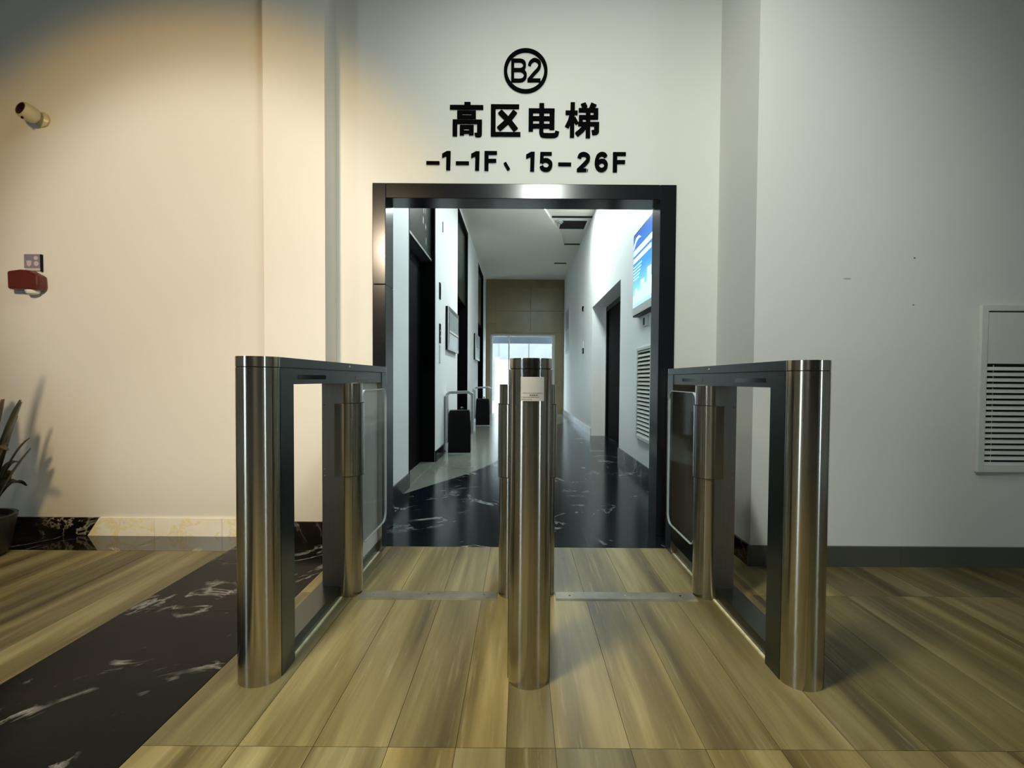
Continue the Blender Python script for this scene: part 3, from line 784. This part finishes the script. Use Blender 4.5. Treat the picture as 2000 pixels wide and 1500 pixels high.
# plant at the left edge of the view
t = thing('potted_plant', 'dark bushy potted plant in the corner at the far left edge', 'plant', (-2.97, 2.72, 0))
obj('pot', lathe(bmesh.new(), [(0.15, 0), (0.17, 0.02), (0.205, 0.20), (0.21, 0.22), (0.19, 0.22), (0.185, 0.19)], 24, 'z'), 'pot', t, smooth=True)
obj('soil', lathe(bmesh.new(), [(0.182, 0.185), (0.182, 0.189)], 24, 'z'), 'soil', t)
def leaf(p0, p1, droop, w, mat):
    bm = bmesh.new(); p0, p1 = Vector(p0), Vector(p1); n = 10
    side = (p1 - p0).cross(Vector((0, 0, 1))).normalized(); prev = None
    for k in range(n + 1):
        u = k / n
        c = p0.lerp(p1, u) + Vector((0, 0, droop * 4 * u * (1 - u)))
        ww = w * (0.12 + math.sin(math.pi * min(1, u * 0.98)) ** 0.8) * 0.5
        row = [bm.verts.new(c - side * ww + Vector((0, 0, 0.15 * ww))), bm.verts.new(c + Vector((0, 0, -0.25 * ww))), bm.verts.new(c + side * ww + Vector((0, 0, 0.15 * ww)))]
        if prev:
            bm.faces.new((prev[0], prev[1], row[1], row[0])); bm.faces.new((prev[1], prev[2], row[2], row[1]))
        prev = row
    o = obj('leaf', bm, mat, t, smooth=True)
    s = o.modifiers.new('solid', 'SOLIDIFY'); s.thickness = 0.002
    return o
leaf((0.02, -0.04, 0.19), (0.34, -0.10, 0.60), 0.16, 0.06, 'leaf_brown')
leaf((0.02, 0, 0.19), (0.30, -0.08, 0.86), 0.06, 0.06, 'leaf_brown')
leaf((0.0, 0, 0.19), (0.27, -0.12, 1.25), 0.08, 0.05, 'leaf')
rl = random.Random(21)
for k in range(64):
    a = 2 * math.pi * rl.random(); rr = rl.uniform(0.10, 0.27); hh = rl.uniform(0.32, 1.0)
    leaf((0.08 * math.cos(a), 0.08 * math.sin(a), 0.19), (rr * math.cos(a), rr * math.sin(a), hh), rl.uniform(0.02, 0.12), rl.uniform(0.06, 0.11), 'leaf')


# ------------------------------------------------------------------ lobby things
def bin_(x, y, label):
    t = thing('litter_bin', label, 'bin', (x, y, 0), 'litter bins between the lift doors', rz=R(4))
    bm = bmesh.new()
    pts = [(-0.145, 0.012), (0.15, 0.012), (0.148, 0.26), (0.135, 0.545), (-0.135, 0.545), (-0.142, 0.3)]
    prism(bm, pts, -0.13, 0.13, 'y'); obj('body', bm, 'black', t, bevel=0.006)
    obj('base', B(-0.15, 0.155, -0.135, 0.135, 0, 0.0115), 'paper_grey', t)
    obj('ash_tray', B(-0.13, 0.13, -0.12, 0.12, 0.5455, 0.565), 'black', t, bevel=0.004)
    bm = bmesh.new()
    path = [(-0.168, 0.14), (-0.166, 0.77), (-0.13, 0.800), (0.12, 0.806), (0.166, 0.78), (0.17, 0.26)]
    ribbon(bm, path, 0.036, -0.09, 0.09); obj('hoop', bm, 'silver', t, bevel=0.004)
    obj('hoop_bracket', B(-0.153, -0.1455, -0.05, 0.05, 0.16, 0.22), 'silver', t)
    obj('hoop_bracket', B(0.1505, 0.1555, -0.05, 0.05, 0.28, 0.34), 'silver', t)
    obj('ash_tray_knob', lathe(bmesh.new(), [(0.01, 0.565), (0.01, 0.585), (0.02, 0.60), (0.004, 0.608)], 10, 'z', (0.03, 0, 0)), 'chrome', t, smooth=True)
    return t
bin_(-0.805, 6.82, 'nearer black litter bin with a silver hoop beside the lift')
bin_(-0.80, 10.9, 'farther black litter bin with a hoop near the end wall')


def notice(y0, y1, z0, z1, label):
    t = thing('notice_board', label, 'notice board', (LX, (y0 + y1) / 2, (z0 + z1) / 2), 'framed notices on the left lobby wall')
    h, v = (y1 - y0) / 2, (z1 - z0) / 2
    obj('backing', B(0.001, 0.03, -h, h, -v, v), 'black', t)
    bm = bmesh.new()
    box(bm, 0.0305, 0.045, -h, h, -v, -v + 0.04); box(bm, 0.0305, 0.045, -h, h, v - 0.04, v)
    box(bm, 0.0305, 0.045, -h, -h + 0.09, -v + .04, v - .04); box(bm, 0.0305, 0.045, h - 0.04, h, -v + .04, v - .04)
    obj('frame', bm, 'silver', t)
    obj('notice_sheet', B(0.0305, 0.037, -h + 0.092, h - 0.042, -0.02, v - 0.042), 'paper_grey', t)
    obj('notice_sheet', B(0.0305, 0.036, -h + 0.092, h - 0.042, -v + 0.042, -0.05), 'paper', t)
    obj('cross_rail', B(0.0305, 0.046, -h + 0.091, h - 0.041, -0.048, -0.022), 'white', t)
notice(6.83, 7.9, 1.37, 1.95, 'framed notice board on the wall above the nearer litter bin')
notice(10.95, 12.0, 1.40, 1.96, 'smaller-looking notice board above the farther litter bin')

def strip(name, y, z0, z1, mat, label, cat, w=0.09):
    t = thing(name, label, cat, (LX, y, z0))
    obj('face_plate', B(0.001, 0.012, -w / 2, w / 2, 0, z1 - z0), mat, t, bevel=0.003)
    return t
s1 = strip('floor_indicator', 6.33, 1.96, 2.16, 'black', 'short black lift indicator strip high beside the nearest lift', 'indicator')
obj('display', B(0.0121, 0.0135, -0.03, 0.03, 0.05, 0.15), 'slot', s1)
s2 = strip('call_panel', 6.34, 1.42, 1.66, 'black', 'black lift call panel beside the nearest lift', 'call panel')
obj('button', lathe(bmesh.new(), [(0.018, 0.0121), (0.016, 0.015)], 12, 'x', (0, 0, 0.15)), 'chrome', s2)
obj('button', lathe(bmesh.new(), [(0.018, 0.0121), (0.016, 0.015)], 12, 'x', (0, 0, 0.08)), 'chrome', s2)
s3 = strip('white_notice_strip', 6.34, 1.18, 1.40, 'white', 'narrow white strip on the wall below the lift call panel', 'strip', 0.07)
s4 = strip('wall_slit', 6.55, 2.84, 2.97, 'paper_grey', 'thin grey plate high on the wall beside the nearest lift', 'plate', 0.035)

# advertising screen on the right lobby wall
def screen_mat():
    m, nt, b = new_mat('screen_blue')
    tc = nt.nodes.new('ShaderNodeTexCoord'); sep = nt.nodes.new('ShaderNodeSeparateXYZ'); nt.links.new(tc.outputs['Generated'], sep.inputs[0])
    c = ramp(nt, sep.outputs[2], [(0.0, (0.45, 0.88, 0.95)), (0.22, (0.30, 0.75, 0.95)), (0.5, (0.06, 0.34, 0.85)), (1.0, (0.015, 0.10, 0.50))])
    nt.links.new(c, b.inputs['Emission Color']); b.inputs['Emission Strength'].default_value = 1.0
    b.inputs['Base Color'].default_value = (0.02, 0.05, 0.1, 1); b.inputs['Roughness'].default_value = 0.2
    return m
M['screen_blue'] = screen_mat(); M['screen_white'] = emis('screen_white', (0.85, 0.95, 1.0), 1.0); M['screen_cyan'] = emis('screen_cyan', (0.5, 0.9, 0.95), 0.9)
t = thing('advert_screen', 'lit blue advertising screen on the right lobby wall', 'screen', (RX, 5.0, 1.64))
HY = 0.46
obj('casing', prism(bmesh.new(), rrect(-HY, HY, 0, 0.86, 0.03), -0.06, -0.001, 'x'), 'black', t)
obj('bezel', B(-0.066, -0.0605, -HY + .01, HY - .01, 0.015, 0.095), 'white', t, bevel=0.002)
scr = obj('display', B(-0.065, -0.0605, -HY + .02, HY - .02, 0.097, 0.84), 'screen_blue', t)
def bar(ya, yb, za, zb, mat='screen_white', name='banner'):
    obj(name, B(-0.0665, -0.0652, ya, yb, za, zb), mat, scr)
bar(-0.40, 0.42, 0.63, 0.685); bar(-0.30, 0.42, 0.555, 0.60)
for k in range(5): bar(0.06 + 0.03 * k, 0.42, 0.505 - 0.032 * k, 0.517 - 0.032 * k, 'screen_cyan', 'text_line')
obj('skyline', prism(bmesh.new(), [(-0.42, 0.13), (0.42, 0.13), (0.42, 0.22), (0.34, 0.22), (0.34, 0.28), (0.24, 0.28), (0.24, 0.24), (0.1, 0.24), (0.1, 0.33), (-0.05, 0.33), (-0.05, 0.27), (-0.16, 0.27), (-0.16, 0.40), (-0.3, 0.40), (-0.3, 0.3), (-0.42, 0.3)], -0.0665, -0.0652, 'x'), 'screen_cyan', scr)
obj('swoosh', prism(bmesh.new(), [(0.42, 0.74), (0.32, 0.80), (0.2, 0.80), (0.1, 0.76), (0.2, 0.775), (0.32, 0.76), (0.42, 0.70)], -0.0665, -0.0652, 'x'), 'screen_white', scr)
t = thing('wall_switch', 'small switch plate on the right lobby wall below the screen', 'switch', (RX, 5.11, 1.57))
obj('plate', B(-0.012, -0.001, -0.1, 0.1, -0.05, 0.05), 'white', t, bevel=0.003)
obj('rocker', B(-0.016, -0.0121, -0.08, 0.0, -0.035, 0.035), 'white', t); obj('rocker', B(-0.016, -0.0121, 0.004, 0.08, -0.035, 0.035), 'black', t)

t = thing('wall_poster', 'tall framed poster at the far end of the right lobby wall', 'poster', (RX, 13.6, 1.68))
obj('frame', B(-0.02, -0.001, -0.55, 0.55, 0, 1.2), 'white', t)
obj('dark_sheet', B(-0.024, -0.0205, -0.4, 0.4, 0.62, 1.12), 'paper_grey', t)
obj('pale_sheet', B(-0.024, -0.0205, -0.45, 0.45, 0.06, 0.58), 'paper', t)
t = thing('wall_ring', 'small dark half ring on the right lobby wall', 'bracket', (RX, 10.2, 2.39))
bm = bmesh.new(); n = 20
for k in range(n):
    a0, a1 = R(90 + 200 * k / n - 10), R(90 + 200 * (k + 1) / n - 10)
    q = lambda r, a: (-r * 1.4 * math.cos(a), r * math.sin(a))
    prism(bm, [q(0.05, a0), q(0.05, a1), q(0.035, a1), q(0.035, a0)], -0.03, -0.001, 'x')
obj('ring', bm, 'black', t)
t = thing('wall_button', 'black button box with a white strip on the right lobby wall', 'button', (RX, 10.2, 1.5))
obj('box', B(-0.02, -0.001, -0.07, 0.07, -0.0, 0.11), 'black', t, bevel=0.003)
obj('white_strip', B(-0.012, -0.001, -0.03, 0.03, 0.115, 0.24), 'white', t)

# lobby ceiling fittings
t = thing('ceiling_vent', 'square dark air vent in the lobby ceiling', 'vent', (0.95, 9.55, LC))
bm = bmesh.new()
box(bm, -0.27, -0.235, -0.3, 0.3, -0.012, -.001); box(bm, 0.235, 0.27, -0.3, 0.3, -0.012, -.001); box(bm, -0.235, 0.235, -0.3, -0.265, -0.012, -.001); box(bm, -0.235, 0.235, 0.265, 0.3, -0.012, -.001)
obj('frame', bm, 'white', t); obj('dark_core', B(-0.234, 0.234, -0.264, 0.264, -0.006, -.001), 'hole', t)
for k in range(7):
    obj('slat', B(-0.232, 0.232, -0.25 + 0.075 * k, -0.24 + 0.075 * k, -0.011, -0.0062), 'black', t)
for x, y, w, lab in ((0.9, 9.1, 0.36, 'longest dark slot diffuser in the lobby ceiling before the vent'), (1.06, 10.92, 0.18, 'middle dark slot diffuser in the lobby ceiling behind the vent'), (0.965, 12.7, 0.15, 'farthest dark slot diffuser in the lobby ceiling')):
    t = thing('slot_diffuser', lab, 'diffuser', (x, y, LC), 'slot diffusers in the lobby ceiling')
    obj('slot', B(-w, w, -0.03, 0.03, -0.004, -.0005), 'hole', t)
    obj('rim', B(-w, w, -0.045, -0.0305, -0.008, -.0005), 'black', t); obj('rim', B(-w, w, 0.0305, 0.045, -0.008, -.0005), 'black', t)
t = thing('smoke_detector', 'small round smoke detector in the lobby ceiling beside the vent', 'detector', (0.70, 9.35, LC))
obj('base', lathe(bmesh.new(), [(0.06, -.001), (0.06, -0.02)], 20, 'z'), 'white', t, smooth=True)
obj('head', lathe(bmesh.new(), [(0.045, -0.0201), (0.04, -0.045), (0.02, -0.055)], 20, 'z'), 'paper_grey', t, smooth=True)
